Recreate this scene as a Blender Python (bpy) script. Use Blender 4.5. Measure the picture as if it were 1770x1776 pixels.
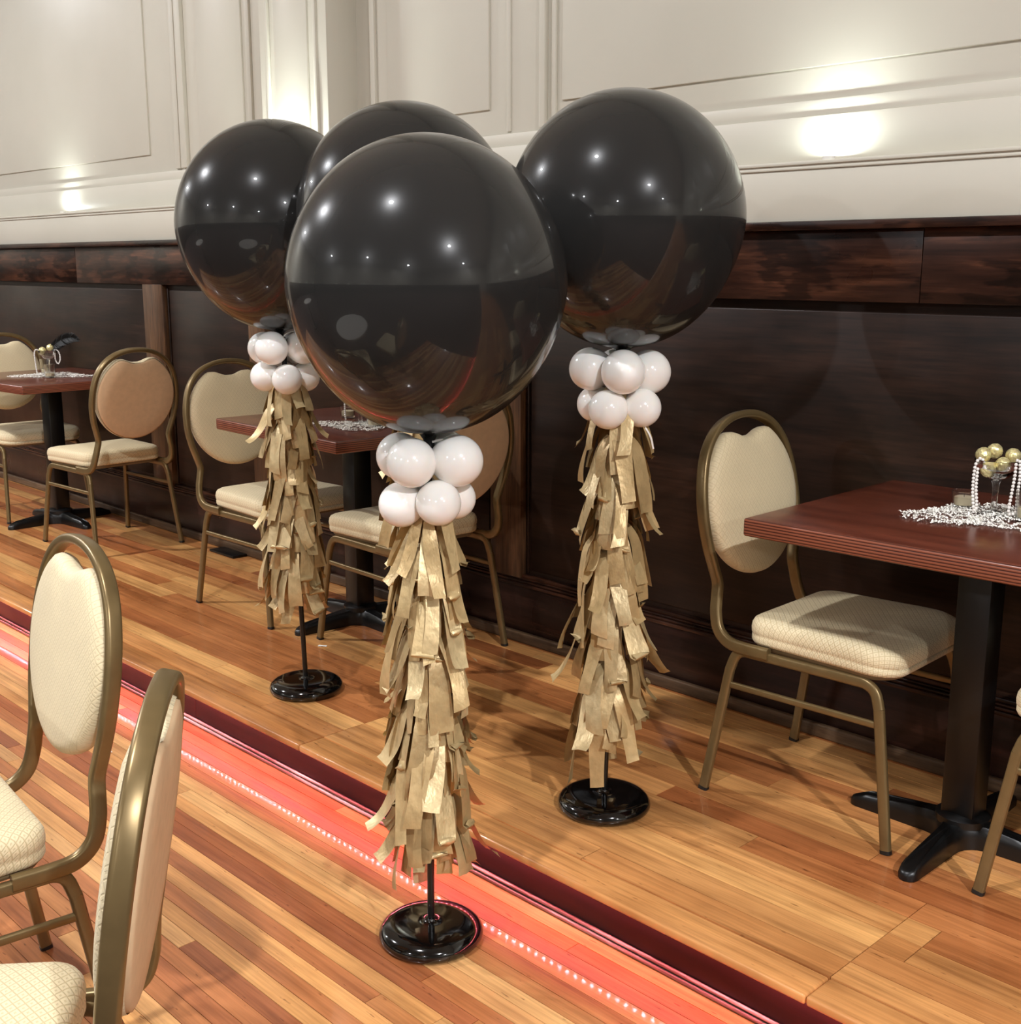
import bpy, bmesh, math, random
from math import pi, sin, cos, radians, sqrt, atan2
from mathutils import Vector, Matrix

random.seed(7)
SC = bpy.context.scene
for _o in list(bpy.data.objects):
    bpy.data.objects.remove(_o, do_unlink=True)
COL = SC.collection

# ------------------------------------------------------------------ camera
# X runs along the panelled wall, Y towards it, Z up; Z=0 is the raised platform
CAM_H = 1.33
cam_d = bpy.data.cameras.new('camera')
cam = bpy.data.objects.new('camera', cam_d)
COL.objects.link(cam)
cam_d.sensor_fit = 'HORIZONTAL'
cam_d.sensor_width = 36.0
cam_d.lens = 36.0 * 2070.0 / 1770.0
cam_d.clip_start = 0.05
PITCH = math.atan(430.0 / 2070.0)
HEAD = radians(135.87)                    # azimuth of the view direction
cam.location = (0.0, 0.0, CAM_H)
cam.rotation_euler = (pi / 2 - PITCH, 0.0, HEAD - pi / 2)
SC.camera = cam

# ------------------------------------------------------------------ world, exposure
world = bpy.data.worlds.new('world')
SC.world = world
world.use_nodes = True
world.node_tree.nodes['Background'].inputs[0].default_value = (0.9, 0.85, 0.8, 1)
world.node_tree.nodes['Background'].inputs[1].default_value = 0.05
SC.view_settings.view_transform = 'Standard'
SC.view_settings.look = 'None'
SC.view_settings.gamma = 1.0
SC.view_settings.use_curve_mapping = False
SC.view_settings.exposure = 0.0

CEIL_W = 160.0          # watts of each ceiling downlight
UP_W = 1.5              # watts of each little wall uplight
LED_E = 760.0
CEIL_Z = 4.2
ZF = -0.14              # lower floor
WALL_Y = 2.96
LAMPS = [(-1.645, -0.32, 0.68), (3.2, -0.4, 2.6), (-6.2, -0.46, 1.25), (8.0, -0.4, 1.6), (-10.9, -0.5, 1.2),
         (-1.61, -6.9, 1.3), (-7.2, -6.8, 1.3), (4.3, -7.1, 1.6)]       # x, y, relative power; rightmost lamp is an extra, added to brighten the pads

# ------------------------------------------------------------------ material helpers
def lin(c):
    return tuple(((v / 255.0) / 12.92 if v / 255.0 <= 0.04045 else ((v / 255.0 + 0.055) / 1.055) ** 2.4) for v in c) + (1.0,)

class NT:
    def __init__(s, name):
        s.m = bpy.data.materials.new(name)
        s.m.use_nodes = True
        s.t = s.m.node_tree
        s.b = s.t.nodes['Principled BSDF']
    def n(s, typ, **kw):
        nd = s.t.nodes.new(typ)
        for k, v in kw.items():
            setattr(nd, k, v)
        return nd
    def l(s, a, b):
        s.t.links.new(a, b)
    def set(s, **kw):
        for k, v in kw.items():
            s.b.inputs[k.replace('_', ' ')].default_value = v
        return s
    def math(s, op, a, b=None, c=None):
        nd = s.n('ShaderNodeMath', operation=op)
        for i, v in enumerate((a, b, c)):
            if v is None:
                continue
            if hasattr(v, 'is_output'):
                s.l(v, nd.inputs[i])
            else:
                nd.inputs[i].default_value = v
        return nd.outputs[0]
    def ramp(s, fac, stops):
        nd = s.n('ShaderNodeValToRGB')
        cr = nd.color_ramp
        while len(cr.elements) < len(stops):
            cr.elements.new(0.5)
        for e, (p, c) in zip(cr.elements, stops):
            e.position = p
            e.color = c
        s.l(fac, nd.inputs[0])
        return nd.outputs[0]
    def bump(s, h, strength=0.3, dist=0.002):
        nd = s.n('ShaderNodeBump')
        nd.inputs['Strength'].default_value = strength
        nd.inputs['Distance'].default_value = dist
        s.l(h, nd.inputs['Height'])
        s.l(nd.outputs[0], s.b.inputs['Normal'])
    def noise(s, vec, scale, detail=4, rough=0.55):
        nd = s.n('ShaderNodeTexNoise')
        nd.inputs['Scale'].default_value = scale
        nd.inputs['Detail'].default_value = detail
        nd.inputs['Roughness'].default_value = rough
        if vec is not None:
            s.l(vec, nd.inputs['Vector'])
        return nd.outputs['Fac']
    def mapping(s, vec, scale):
        nd = s.n('ShaderNodeMapping')
        nd.inputs['Scale'].default_value = scale
        s.l(vec, nd.inputs['Vector'])
        return nd.outputs[0]
    def mul(s, a, b, typ='MULTIPLY', fac=1.0):
        nd = s.n('ShaderNodeMix', data_type='RGBA', blend_type=typ)
        nd.inputs[0].default_value = fac
        for i, v in ((6, a), (7, b)):
            if hasattr(v, 'is_output'):
                s.l(v, nd.inputs[i])
            else:
                nd.inputs[i].default_value = v
        return nd.outputs[2]

def plain(name, rgb, rough=0.5, metal=0.0, coat=0.0, spec=0.5, noise=0.0, nscale=30, bump=0.0):
    t = NT(name)
    t.set(Base_Color=lin(rgb), Roughness=rough, Metallic=metal)
    t.b.inputs['Coat Weight'].default_value = coat
    t.b.inputs['Coat Roughness'].default_value = 0.05
    t.b.inputs['Specular IOR Level'].default_value = spec
    g = t.n('ShaderNodeTexCoord').outputs['Object']
    f = t.noise(g, nscale, 3)
    if noise:
        c = lin(rgb)
        lo = tuple(v * (1 - noise) for v in c[:3]) + (1,)
        hi = tuple(min(1, v * (1 + noise)) for v in c[:3]) + (1,)
        t.l(t.ramp(f, [(0.3, lo), (0.7, hi)]), t.b.inputs['Base Color'])
    if bump:
        t.bump(f, bump, 0.002)
    return t.m

def plank_mat(name, rough, gmul):
    """floor board: tint comes from the object colour, grain runs along X"""
    t = NT(name)
    oi = t.n('ShaderNodeObjectInfo')
    geo = t.n('ShaderNodeNewGeometry')
    off = t.n('ShaderNodeCombineXYZ')
    r = t.math('MULTIPLY', oi.outputs['Random'], 37.0)
    t.l(r, off.inputs[0]); t.l(r, off.inputs[1]); t.l(r, off.inputs[2])
    add = t.n('ShaderNodeVectorMath', operation='ADD')
    t.l(geo.outputs['Position'], add.inputs[0]); t.l(off.outputs[0], add.inputs[1])
    v1 = t.mapping(add.outputs[0], (1.6, 34.0, 1.0))
    v2 = t.mapping(add.outputs[0], (5.0, 150.0, 1.0))
    n1 = t.noise(v1, 1.0, 5, 0.6)
    n2 = t.noise(v2, 1.0, 3, 0.6)
    blot = t.noise(add.outputs[0], 3.0, 3, 0.6)
    c1 = t.ramp(n1, [(0.28, (0.52, 0.44, 0.38, 1)), (0.5, (0.95, 0.93, 0.9, 1)), (0.75, (1.15, 1.13, 1.08, 1))])
    c2 = t.ramp(n2, [(0.3, (0.8, 0.76, 0.72, 1)), (0.62, (1.06, 1.05, 1.04, 1))])
    c3 = t.ramp(blot, [(0.3, (0.82, 0.74, 0.68, 1)), (0.65, (1.08, 1.06, 1.03, 1))])
    spec = t.noise(t.mapping(add.outputs[0], (22.0, 110.0, 1.0)), 1.0, 2, 0.5)
    c4 = t.ramp(spec, [(0.24, (0.35, 0.28, 0.24, 1)), (0.31, (1, 1, 1, 1))])
    c = t.mul(t.mul(oi.outputs['Color'], c1, fac=gmul), c2)
    c = t.mul(t.mul(c, c3), c4, fac=0.8)
    t.l(c, t.b.inputs['Base Color'])
    rr = t.ramp(blot, [(0.3, (rough * 0.8,) * 3 + (1,)), (0.7, (rough * 1.25,) * 3 + (1,))])
    t.l(rr, t.b.inputs['Roughness'])
    t.b.inputs['Specular IOR Level'].default_value = 0.3
    t.b.inputs['Coat Weight'].default_value = 0.4
    t.b.inputs['Coat Roughness'].default_value = 0.085
    t.bump(n1, 0.12, 0.001)
    return t.m

def dark_wood(name, base, vein, axis, rough=0.32, figure=False):
    """dark stained timber, figure stretched along one axis (0=x, 2=z)"""
    t = NT(name)
    geo = t.n('ShaderNodeNewGeometry')
    oi = t.n('ShaderNodeObjectInfo')
    off = t.n('ShaderNodeCombineXYZ')
    r = t.math('MULTIPLY', oi.outputs['Random'], 23.0)
    for i in range(3):
        t.l(r, off.inputs[i])
    add = t.n('ShaderNodeVectorMath', operation='ADD')
    t.l(geo.outputs['Position'], add.inputs[0]); t.l(off.outputs[0], add.inputs[1])
    s = [18.0, 18.0, 18.0]; s[axis] = 2.2
    s2 = [120.0, 120.0, 120.0]; s2[axis] = 6.0
    n1 = t.noise(t.mapping(add.outputs[0], s), 1.0, 5, 0.62)
    n2 = t.noise(t.mapping(add.outputs[0], s2), 1.0, 3, 0.6)
    big = t.noise(add.outputs[0], 2.5, 3, 0.5)
    c1 = t.ramp(n1, [(0.3, tuple(v * 0.45 for v in lin(base)[:3]) + (1,)), (0.5, lin(base)), (0.72, lin(vein))])
    c2 = t.ramp(n2, [(0.3, (0.6, 0.58, 0.56, 1)), (0.65, (1.15, 1.12, 1.1, 1))])
    c3 = t.ramp(big, [(0.3, (0.65, 0.65, 0.66, 1)), (0.7, (1.2, 1.17, 1.12, 1))])
    col = t.mul(t.mul(c1, c2), c3)
    if figure:
        wv = t.n('ShaderNodeTexWave', wave_type='RINGS', rings_direction='Z')
        wv.inputs['Scale'].default_value = 5.0
        wv.inputs['Distortion'].default_value = 5.0
        wv.inputs['Detail'].default_value = 3.0
        wv.inputs['Detail Scale'].default_value = 1.6
        t.l(t.mapping(add.outputs[0], (0.9, 4.0, 4.0)), wv.inputs['Vector'])
        col = t.mul(col, t.ramp(wv.outputs['Fac'], [(0.15, (0.45, 0.43, 0.42, 1)), (0.5, (1.15, 1.12, 1.1, 1))]))
    t.l(col, t.b.inputs['Base Color'])
    t.l(t.ramp(big, [(0.3, (rough * 0.8,) * 3 + (1,)), (0.7, (rough * 1.3,) * 3 + (1,))]), t.b.inputs['Roughness'])
    t.b.inputs['Specular IOR Level'].default_value = 0.28
    t.bump(n1, 0.15, 0.001)
    return t.m

def fabric(name, base, line, pitch, depth=0.65):
    """cream upholstery woven with a diamond lattice, driven by the UV map (metres)"""
    t = NT(name)
    uv = t.n('ShaderNodeUVMap')
    sep = t.n('ShaderNodeSeparateXYZ')
    t.l(uv.outputs[0], sep.inputs[0])
    u, v = sep.outputs[0], sep.outputs[1]
    k = 1.0 / pitch
    us = t.math('MULTIPLY', u, k); vs = t.math('MULTIPLY', v, k * 0.8)
    a = t.math('PINGPONG', t.math('ADD', us, vs), 0.5)
    b = t.math('PINGPONG', t.math('SUBTRACT', us, vs), 0.5)
    mn = t.math('MINIMUM', a, b)
    mx = t.math('MINIMUM', t.math('SUBTRACT', 0.5, a), t.math('SUBTRACT', 0.5, b))
    both = t.math('MAXIMUM', t.math('SUBTRACT', 0.5, a), t.math('SUBTRACT', 0.5, b))
    lm = t.ramp(mn, [(0.04, (1, 1, 1, 1)), (0.11, (0, 0, 0, 1))])
    dm = t.ramp(both, [(0.10, (1, 1, 1, 1)), (0.17, (0, 0, 0, 1))])
    mask = t.math('MAXIMUM', lm, t.math('MULTIPLY', dm, 0.7))
    g = t.n('ShaderNodeTexCoord').outputs['Object']
    soft = t.noise(g, 9.0, 3)
    cb = t.ramp(soft, [(0.3, tuple(x * 0.93 for x in lin(base)[:3]) + (1,)), (0.7, lin(base))])
    mixn = t.n('ShaderNodeMix', data_type='RGBA')
    t.l(t.math('MULTIPLY', mask, depth), mixn.inputs[0])
    t.l(cb, mixn.inputs[6]); mixn.inputs[7].default_value = lin(line)
    t.l(mixn.outputs[2], t.b.inputs['Base Color'])
    t.set(Roughness=0.62)
    t.b.inputs['Sheen Weight'].default_value = 0.15
    h = t.math('ADD', t.math('MULTIPLY', mask, -0.5), t.math('MULTIPLY', soft, 1.2))
    t.bump(h, 0.5, 0.0022)
    return t.m

def emit(name, rgb, strength):
    t = NT(name)
    t.set(Base_Color=(0, 0, 0, 1), Roughness=1.0)
    t.b.inputs['Emission Color'].default_value = rgb + (1,)
    t.b.inputs['Emission Strength'].default_value = strength
    return t.m

def glass(name, rough=0.02, tint=(0.97, 0.98, 0.97, 1)):
    t = NT(name)
    t.set(Base_Color=tint, Roughness=rough, IOR=1.45)
    t.b.inputs['Transmission Weight'].default_value = 1.0
    return t.m

M = {}
M['wall'] = None
def wall_paint():
    t = NT('wall_paint')
    geo = t.n('ShaderNodeNewGeometry')
    n1 = t.noise(geo.outputs['Position'], 1.3, 3)
    brush = t.noise(t.mapping(geo.outputs['Position'], (90, 90, 9)), 1.0, 3)
    t.l(t.ramp(n1, [(0.3, lin((196, 191, 176))), (0.7, lin((204, 199, 185)))]), t.b.inputs['Base Color'])
    t.set(Roughness=0.38)
    t.bump(brush, 0.10, 0.001)
    return t.m
M['wall'] = wall_paint()
M['ceiling'] = plain('ceiling_paint', (238, 234, 226), 0.7, noise=0.03)
M['rail_wood'] = dark_wood('stained_oak_rail', (54, 32, 23), (96, 61, 43), 0, 0.32, True)
M['panel_wood'] = dark_wood('stained_panel', (40, 25, 17), (54, 34, 24), 0, 0.38)
M['stile_wood'] = dark_wood('stained_stile', (80, 56, 38), (112, 80, 54), 2)
M['base_wood'] = dark_wood('stained_baseboard', (46, 27, 21), (66, 40, 31), 0)
M['shoe_wood'] = dark_wood('worn_shoe_moulding', (92, 72, 54), (136, 112, 86), 0, 0.5)
M['riser_wood'] = dark_wood('step_riser', (24, 10, 9), (32, 13, 11), 0, 0.5)
M['rope_trim'] = dark_wood('step_trim', (110, 84, 78), (225, 205, 198), 0, 0.22)
M['floor_plank'] = plank_mat('strip_floor_board', 0.36, 0.75)
M['platform_plank'] = plank_mat('platform_board', 0.33, 0.85)
M['floor_gap'] = plain('floor_joint', (44, 20, 10), 0.7)
M['bronze'] = plain('bronze_tube', (126, 106, 70), 0.34, metal=0.55, noise=0.08, nscale=20)
M['fabric'] = fabric('cream_diamond_fabric', (234, 217, 178), (188, 166, 120), 0.0165)
M['fabric_back'] = fabric('cream_back_fabric', (234, 217, 178), (196, 174, 130), 0.0165, 0.34)
M['back_cloth'] = plain('tan_back_cloth', (222, 188, 148), 0.8, noise=0.05, nscale=40, bump=0.2)
M['rubber'] = plain('black_glide', (22, 20, 18), 0.5)
M['pan'] = plain('seat_board', (120, 100, 70), 0.6)
M['black_metal'] = plain('black_table_metal', (9, 9, 9), 0.36, noise=0.1, nscale=80, bump=0.05)
M['black_gloss'] = plain('black_gloss_plastic', (6, 6, 6), 0.10, coat=0.6)
M['pole_black'] = plain('black_pole', (10, 10, 10), 0.3)
def balloon_mat():
    t = NT('black_latex')
    t.set(Base_Color=(0.019, 0.0188, 0.018, 1), Roughness=0.24, IOR=1.5)
    t.b.inputs['Specular IOR Level'].default_value = 0.10
    t.b.inputs['Coat Weight'].default_value = 0.55
    t.b.inputs['Coat Roughness'].default_value = 0.025
    t.b.inputs['Coat IOR'].default_value = 1.5
    return t.m
M['latex'] = balloon_mat()
def white_latex():
    t = NT('white_latex')
    t.set(Base_Color=lin((250, 246, 240)), Roughness=0.16)
    t.b.inputs['Subsurface Weight'].default_value = 0.3
    t.b.inputs['Subsurface Radius'].default_value = (0.02, 0.015, 0.012)
    t.b.inputs['Subsurface Scale'].default_value = 0.5
    return t.m
M['white_latex'] = white_latex()
def tassel_mat():
    t = NT('gold_tissue')
    oi = t.n('ShaderNodeObjectInfo')
    g = t.n('ShaderNodeTexCoord').outputs['Object']
    n1 = t.noise(g, 35, 4)
    n2 = t.noise(t.mapping(g, (220, 220, 60)), 1.0, 2)
    c = t.ramp(n1, [(0.3, (0.8, 0.78, 0.74, 1)), (0.7, (1.1, 1.08, 1.05, 1))])
    t.l(t.mul(oi.outputs['Color'], c), t.b.inputs['Base Color'])
    t.set(Metallic=0.3, Roughness=0.40)
    crease = t.noise(t.mapping(g, (14, 30, 22)), 1.0, 3)
    t.bump(t.math('ADD', t.math('MULTIPLY', crease, 2.5), t.math('ADD', n1, t.math('MULTIPLY', n2, 0.4))), 0.45, 0.003)
    return t.m
M['tissue'] = tassel_mat()
def table_top_mat():
    t = NT('mahogany_top')
    geo = t.n('ShaderNodeNewGeometry')
    g = t.n('ShaderNodeTexCoord').outputs['Object']
    n1 = t.noise(t.mapping(g, (3, 26, 3)), 1.0, 5)
    t.l(t.ramp(n1, [(0.3, lin((84, 38, 25))), (0.7, lin((112, 56, 38)))]), t.b.inputs['Base Color'])
    t.set(Roughness=0.22)
    return t.m
def table_edge_mat():
    t = NT('striped_edge')
    g = t.n('ShaderNodeTexCoord').outputs['Object']
    sep = t.n('ShaderNodeSeparateXYZ'); t.l(g, sep.inputs[0])
    wob = t.noise(t.mapping(g, (3, 3, 30)), 1.0, 3)
    z = t.math('ADD', t.math('MULTIPLY', sep.outputs[2], 150.0), t.math('MULTIPLY', wob, 0.5))
    s = t.math('PINGPONG', z, 0.5)
    t.l(t.ramp(s, [(0.08, lin((58, 24, 17))), (0.3, lin((138, 78, 56)))]), t.b.inputs['Base Color'])
    t.set(Roughness=0.28)
    t.bump(s, 0.4, 0.002)
    return t.m
M['top'] = table_top_mat()
M['edge'] = table_edge_mat()
M['glass'] = glass('clear_glass')
M['frost'] = glass('frosted_glass', 0.12, (0.93, 0.92, 0.88, 1))
M['wax'] = plain('cream_wax', (238, 226, 196), 0.5)
M['pearl'] = plain('white_pearl', (240, 234, 228), 0.18)
M['foil'] = plain('gold_foil', (244, 218, 160), 0.32, metal=0.55, noise=0.35, nscale=120, bump=0.9)
M['paper'] = plain('white_shred', (252, 250, 242), 0.45)
M['feather'] = plain('black_feather', (14, 15, 14), 0.6)
M['cloth'] = plain('white_cloth', (226, 222, 214), 0.8)
M['white_plastic'] = plain('white_plastic', (225, 222, 215), 0.4)
M['lens'] = emit('lamp_lens', (0.97, 0.97, 1.0), 60.0)
M['uplens'] = emit('uplight_lens', (0.95, 1.0, 0.9), 90.0)
M['diode'] = emit('red_diode', (1.0, 0.17, 0.22), LED_E)
M['ribbon'] = plain('white_ribbon', (236, 232, 226), 0.35)

# ------------------------------------------------------------------ mesh helpers
def mesh_obj(name, verts, faces, mat=None, parent=None, smooth=False, uvs=None):
    me = bpy.data.meshes.new(name)
    me.from_pydata([tuple(v) for v in verts], [], faces)
    if smooth:
        me.polygons.foreach_set('use_smooth', [True] * len(me.polygons))
    if uvs is not None:
        lay = me.uv_layers.new(name='UVMap')
        for lp in me.loops:
            lay.data[lp.index].uv = uvs[lp.vertex_index]
    if mat is not None:
        me.materials.append(mat)
    me.update()
    return link(name, me, parent)

def link(name, me, parent=None):
    o = bpy.data.objects.new(name, me)
    COL.objects.link(o)
    if parent is not None:
        o.parent = parent
    return o

def empty(name, loc=(0, 0, 0), rz=0.0):
    o = bpy.data.objects.new(name, None)
    o.empty_display_size = 0.1
    COL.objects.link(o)
    o.location = loc
    o.rotation_euler = (0, 0, rz)
    return o

def tag(o, label=None, cat=None, group=None, kind=None):
    if label: o['label'] = label
    if cat: o['category'] = cat
    if group: o['group'] = group
    if kind: o['kind'] = kind
    return o

def copy_tree(o, parent=None):
    c = o.copy()
    COL.objects.link(c)
    if parent is not None:
        c.parent = parent
    for ch in list(o.children):
        copy_tree(ch, c)
    return c

def box_data(x0, x1, y0, y1, z0, z1):
    v = [(x0, y0, z0), (x1, y0, z0), (x1, y1, z0), (x0, y1, z0), (x0, y0, z1), (x1, y0, z1), (x1, y1, z1), (x0, y1, z1)]
    f = [(0, 3, 2, 1), (4, 5, 6, 7), (0, 1, 5, 4), (1, 2, 6, 5), (2, 3, 7, 6), (3, 0, 4, 7)]
    return v, f

def bev_box(name, x0, x1, y0, y1, z0, z1, mat, parent=None, bev=0.0, seg=2, smooth=True):
    v, f = box_data(x0, x1, y0, y1, z0, z1)
    bm = bmesh.new()
    bv = [bm.verts.new(p) for p in v]
    for q in f:
        bm.faces.new([bv[i] for i in q])
    if bev > 0:
        bmesh.ops.bevel(bm, geom=list(bm.edges), offset=bev, segments=seg, profile=0.5, affect='EDGES', clamp_overlap=True)
    me = bpy.data.meshes.new(name)
    bm.to_mesh(me); bm.free()
    if smooth and bev > 0:
        me.polygons.foreach_set('use_smooth', [True] * len(me.polygons))
        me.set_sharp_from_angle(angle=radians(40))
    me.materials.append(mat)
    return link(name, me, parent)

def lathe_data(prof, seg=32, off=(0, 0, 0)):
    """prof: list of (r, z); open ends are closed when r == 0"""
    v, f = [], []
    n = len(prof)
    for r, z in prof:
        for k in range(seg):
            a = 2 * pi * k / seg
            v.append((off[0] + r * cos(a), off[1] + r * sin(a), off[2] + z))
    for i in range(n - 1):
        for k in range(seg):
            k2 = (k + 1) % seg
            f.append((i * seg + k, (i + 1) * seg + k, (i + 1) * seg + k2, i * seg + k2))
    return v, f

def lathe(name, prof, mat, parent=None, seg=32, smooth=True, loc=None):
    v, f = lathe_data(prof, seg)
    bm = bmesh.new()
    bv = [bm.verts.new(p) for p in v]
    for q in f:
        bm.faces.new([bv[i] for i in q])
    bmesh.ops.remove_doubles(bm, verts=list(bm.verts), dist=1e-6)
    bmesh.ops.recalc_face_normals(bm, faces=list(bm.faces))
    me = bpy.data.meshes.new(name)
    bm.to_mesh(me); bm.free()
    if smooth:
        me.polygons.foreach_set('use_smooth', [True] * len(me.polygons))
        me.set_sharp_from_angle(angle=radians(50))
    me.materials.append(mat)
    o = link(name, me, parent)
    if loc is not None:
        o.location = loc
    return o

def catmull(pts, n=8):
    pts = [Vector(p) for p in pts]
    P = [2 * pts[0] - pts[1]] + pts + [2 * pts[-1] - pts[-2]]
    out = []
    for i in range(1, len(P) - 2):
        p0, p1, p2, p3 = P[i - 1], P[i], P[i + 1], P[i + 2]
        for k in range(n):
            t = k / n
            out.append(0.5 * ((2 * p1) + (-p0 + p2) * t + (2 * p0 - 5 * p1 + 4 * p2 - p3) * t * t + (-p0 + 3 * p1 - 3 * p2 + p3) * t ** 3))
    out.append(pts[-1])
    return out

def sweep_data(path, prof, u0):
    """sweep a closed 2-D profile along a path with parallel transport; u0 = first profile axis"""
    n = len(path)
    tans = []
    for i in range(n):
        a = path[max(0, i - 1)]; b = path[min(n - 1, i + 1)]
        tans.append((b - a).normalized())
    u = Vector(u0)
    u = (u - u.dot(tans[0]) * tans[0]).normalized()
    v, f = [], []
    m = len(prof)
    for i in range(n):
        t = tans[i]
        if i:
            u = (u - u.dot(t) * t).normalized()
        w = t.cross(u)
        for a, b in prof:
            v.append(path[i] + u * a + w * b)
    for i in range(n - 1):
        for k in range(m):
            k2 = (k + 1) % m
            f.append((i * m + k, i * m + k2, (i + 1) * m + k2, (i + 1) * m + k))
    f.append(tuple(range(m - 1, -1, -1)))
    f.append(tuple(range((n - 1) * m, n * m)))
    return v, f

def round_prof(a, b, r, k=2):
    """rounded rectangle half sizes a, b"""
    out = []
    for cx, cy, s in ((a - r, b - r, 0), (-a + r, b - r, 1), (-a + r, -b + r, 2), (a - r, -b + r, 3)):
        for i in range(k + 1):
            t = (s + i / k) * pi / 2
            out.append((cx + r * cos(t), cy + r * sin(t)))
    return out

def circ_prof(r, n=8):
    return [(r * cos(2 * pi * i / n), r * sin(2 * pi * i / n)) for i in range(n)]

def sweep(name, path, prof, u0, mat, parent=None):
    v, f = sweep_data([Vector(p) for p in path], prof, u0)
    o = mesh_obj(name, v, f, mat, parent, True)
    o.data.set_sharp_from_angle(angle=radians(60))
    return o

def sphere_data(c, r, nu=12, nv=8):
    v = [(c[0], c[1], c[2] + r)]
    for j in range(1, nv):
        th = pi * j / nv
        for i in range(nu):
            a = 2 * pi * i / nu
            v.append((c[0] + r * sin(th) * cos(a), c[1] + r * sin(th) * sin(a), c[2] + r * cos(th)))
    v.append((c[0], c[1], c[2] - r))
    f = []
    for i in range(nu):
        f.append((0, 1 + i, 1 + (i + 1) % nu))
    for j in range(nv - 2):
        for i in range(nu):
            a = 1 + j * nu + i; b = 1 + j * nu + (i + 1) % nu
            f.append((a, a + nu, b + nu, b))
    L = len(v) - 1
    for i in range(nu):
        f.append((L, 1 + (nv - 2) * nu + (i + 1) % nu, 1 + (nv - 2) * nu + i))
    return v, f

class MB:
    def __init__(s):
        s.v, s.f = [], []
    def add(s, vf):
        b = len(s.v)
        s.v += [tuple(p) for p in vf[0]]
        s.f += [tuple(i + b for i in q) for q in vf[1]]
        return s
    def build(s, name, mat, parent=None, smooth=True):
        return mesh_obj(name, s.v, s.f, mat, parent, smooth)

CAM_RIGHT = Vector((cos(HEAD - pi / 2), sin(HEAD - pi / 2), 0))
CAM_TOWARD = Vector((-cos(HEAD), -sin(HEAD), 0))

# ================================================================== SETTING
X0, X1, Y0 = -12.5, 10.0, -9.5

def sbox(name, x0, x1, y0, y1, z0, z1, mat, parent=None, bev=0.0, kind='structure'):
    o = bev_box(name, x0, x1, y0, y1, z0, z1, mat, parent, bev)
    if parent is None:
        tag(o, kind=kind)
    return o

# lower floor slab (joint colour shows between the boards)
def floor_far_mat():
    t = NT('hall_carpet')
    geo = t.n('ShaderNodeNewGeometry')
    n1 = t.noise(geo.outputs['Position'], 60.0, 4)
    n2 = t.noise(geo.outputs['Position'], 2.0, 3)
    c = t.ramp(n1, [(0.3, lin((38, 22, 20))), (0.7, lin((66, 40, 34)))])
    t.l(t.mul(c, t.ramp(n2, [(0.3, (0.8, 0.8, 0.8, 1)), (0.7, (1.1, 1.1, 1.1, 1))])), t.b.inputs['Base Color'])
    t.set(Roughness=0.9)
    return t.m
M['floor_far'] = floor_far_mat()

NEAR_Y0, NEAR_Y1 = 0.44, 1.815           # zone of single boards on the lower floor
NEAR_X0, NEAR_X1 = -6.4, -0.55
v, f = [], []
mb_far, mb_gap = MB(), MB()
for (a, b, c, d) in ((X0, X1, Y0, NEAR_Y0), (X0, NEAR_X0, NEAR_Y0, NEAR_Y1), (NEAR_X1, X1, NEAR_Y0, NEAR_Y1)):
    mb_far.add(box_data(a, b, c, d, ZF - 0.1, ZF))
floor = mb_far.build('floor', M['floor_far'], None, False)
tag(floor, 'polished strip wood dance floor in front of the raised platform', kind='structure')
sub = sbox('subfloor', NEAR_X0, NEAR_X1, NEAR_Y0, NEAR_Y1, ZF - 0.1, ZF - 0.004, M['floor_gap'], floor)

plank_me = None
def plank_mesh(mat):
    vv, ff = box_data(-0.5, 0.5, -0.5, 0.5, -1.0, 0.0)
    me = bpy.data.meshes.new('plank')
    me.from_pydata(vv, [], ff)
    me.materials.append(mat)
    return me
PM_low = plank_mesh(M['floor_plank'])
PM_hi = plank_mesh(M['platform_plank'])
def plank(me, x0, x1, y0, y1, z, col, parent, th=0.012, gap=0.0015):
    o = bpy.data.objects.new('plank', me)
    COL.objects.link(o)
    o.parent = parent
    o.location = ((x0 + x1) / 2, (y0 + y1) / 2, z + random.uniform(-0.0002, 0.0003))
    o.scale = (x1 - x0 - gap, y1 - y0 - gap, th)
    o.color = col
    return o

rp = random.Random(21)
LOWCOL = [(228, 182, 124), (218, 168, 112), (188, 126, 80), (174, 110, 70), (164, 102, 66), (182, 120, 76), (218, 166, 106), (198, 140, 90)]
w = 0.0428
nrow = int(round((NEAR_Y1 - NEAR_Y0) / w))
w = (NEAR_Y1 - NEAR_Y0) / nrow
last = None
for r in range(nrow):
    y0 = NEAR_Y0 + r * w
    x = NEAR_X0 - rp.uniform(0, 2.4)
    while x < NEAR_X1:
        L = rp.uniform(1.4, 3.8)
        x2 = min(x + L, NEAR_X1)
        if NEAR_X1 - x2 < 0.25: x2 = NEAR_X1
        a = max(x, NEAR_X0)
        if x2 - a > 0.05:
            k = rp.choice(range(len(LOWCOL)))
            if k == last: k = (k + 3) % len(LOWCOL)
            last = k
            j = rp.uniform(0.9, 1.08)
            c = lin(LOWCOL[k])
            plank(PM_low, a, x2, y0, y0 + w, ZF, (c[0] * j, c[1] * j, c[2] * j, 1), floor)
        x = x2

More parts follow.
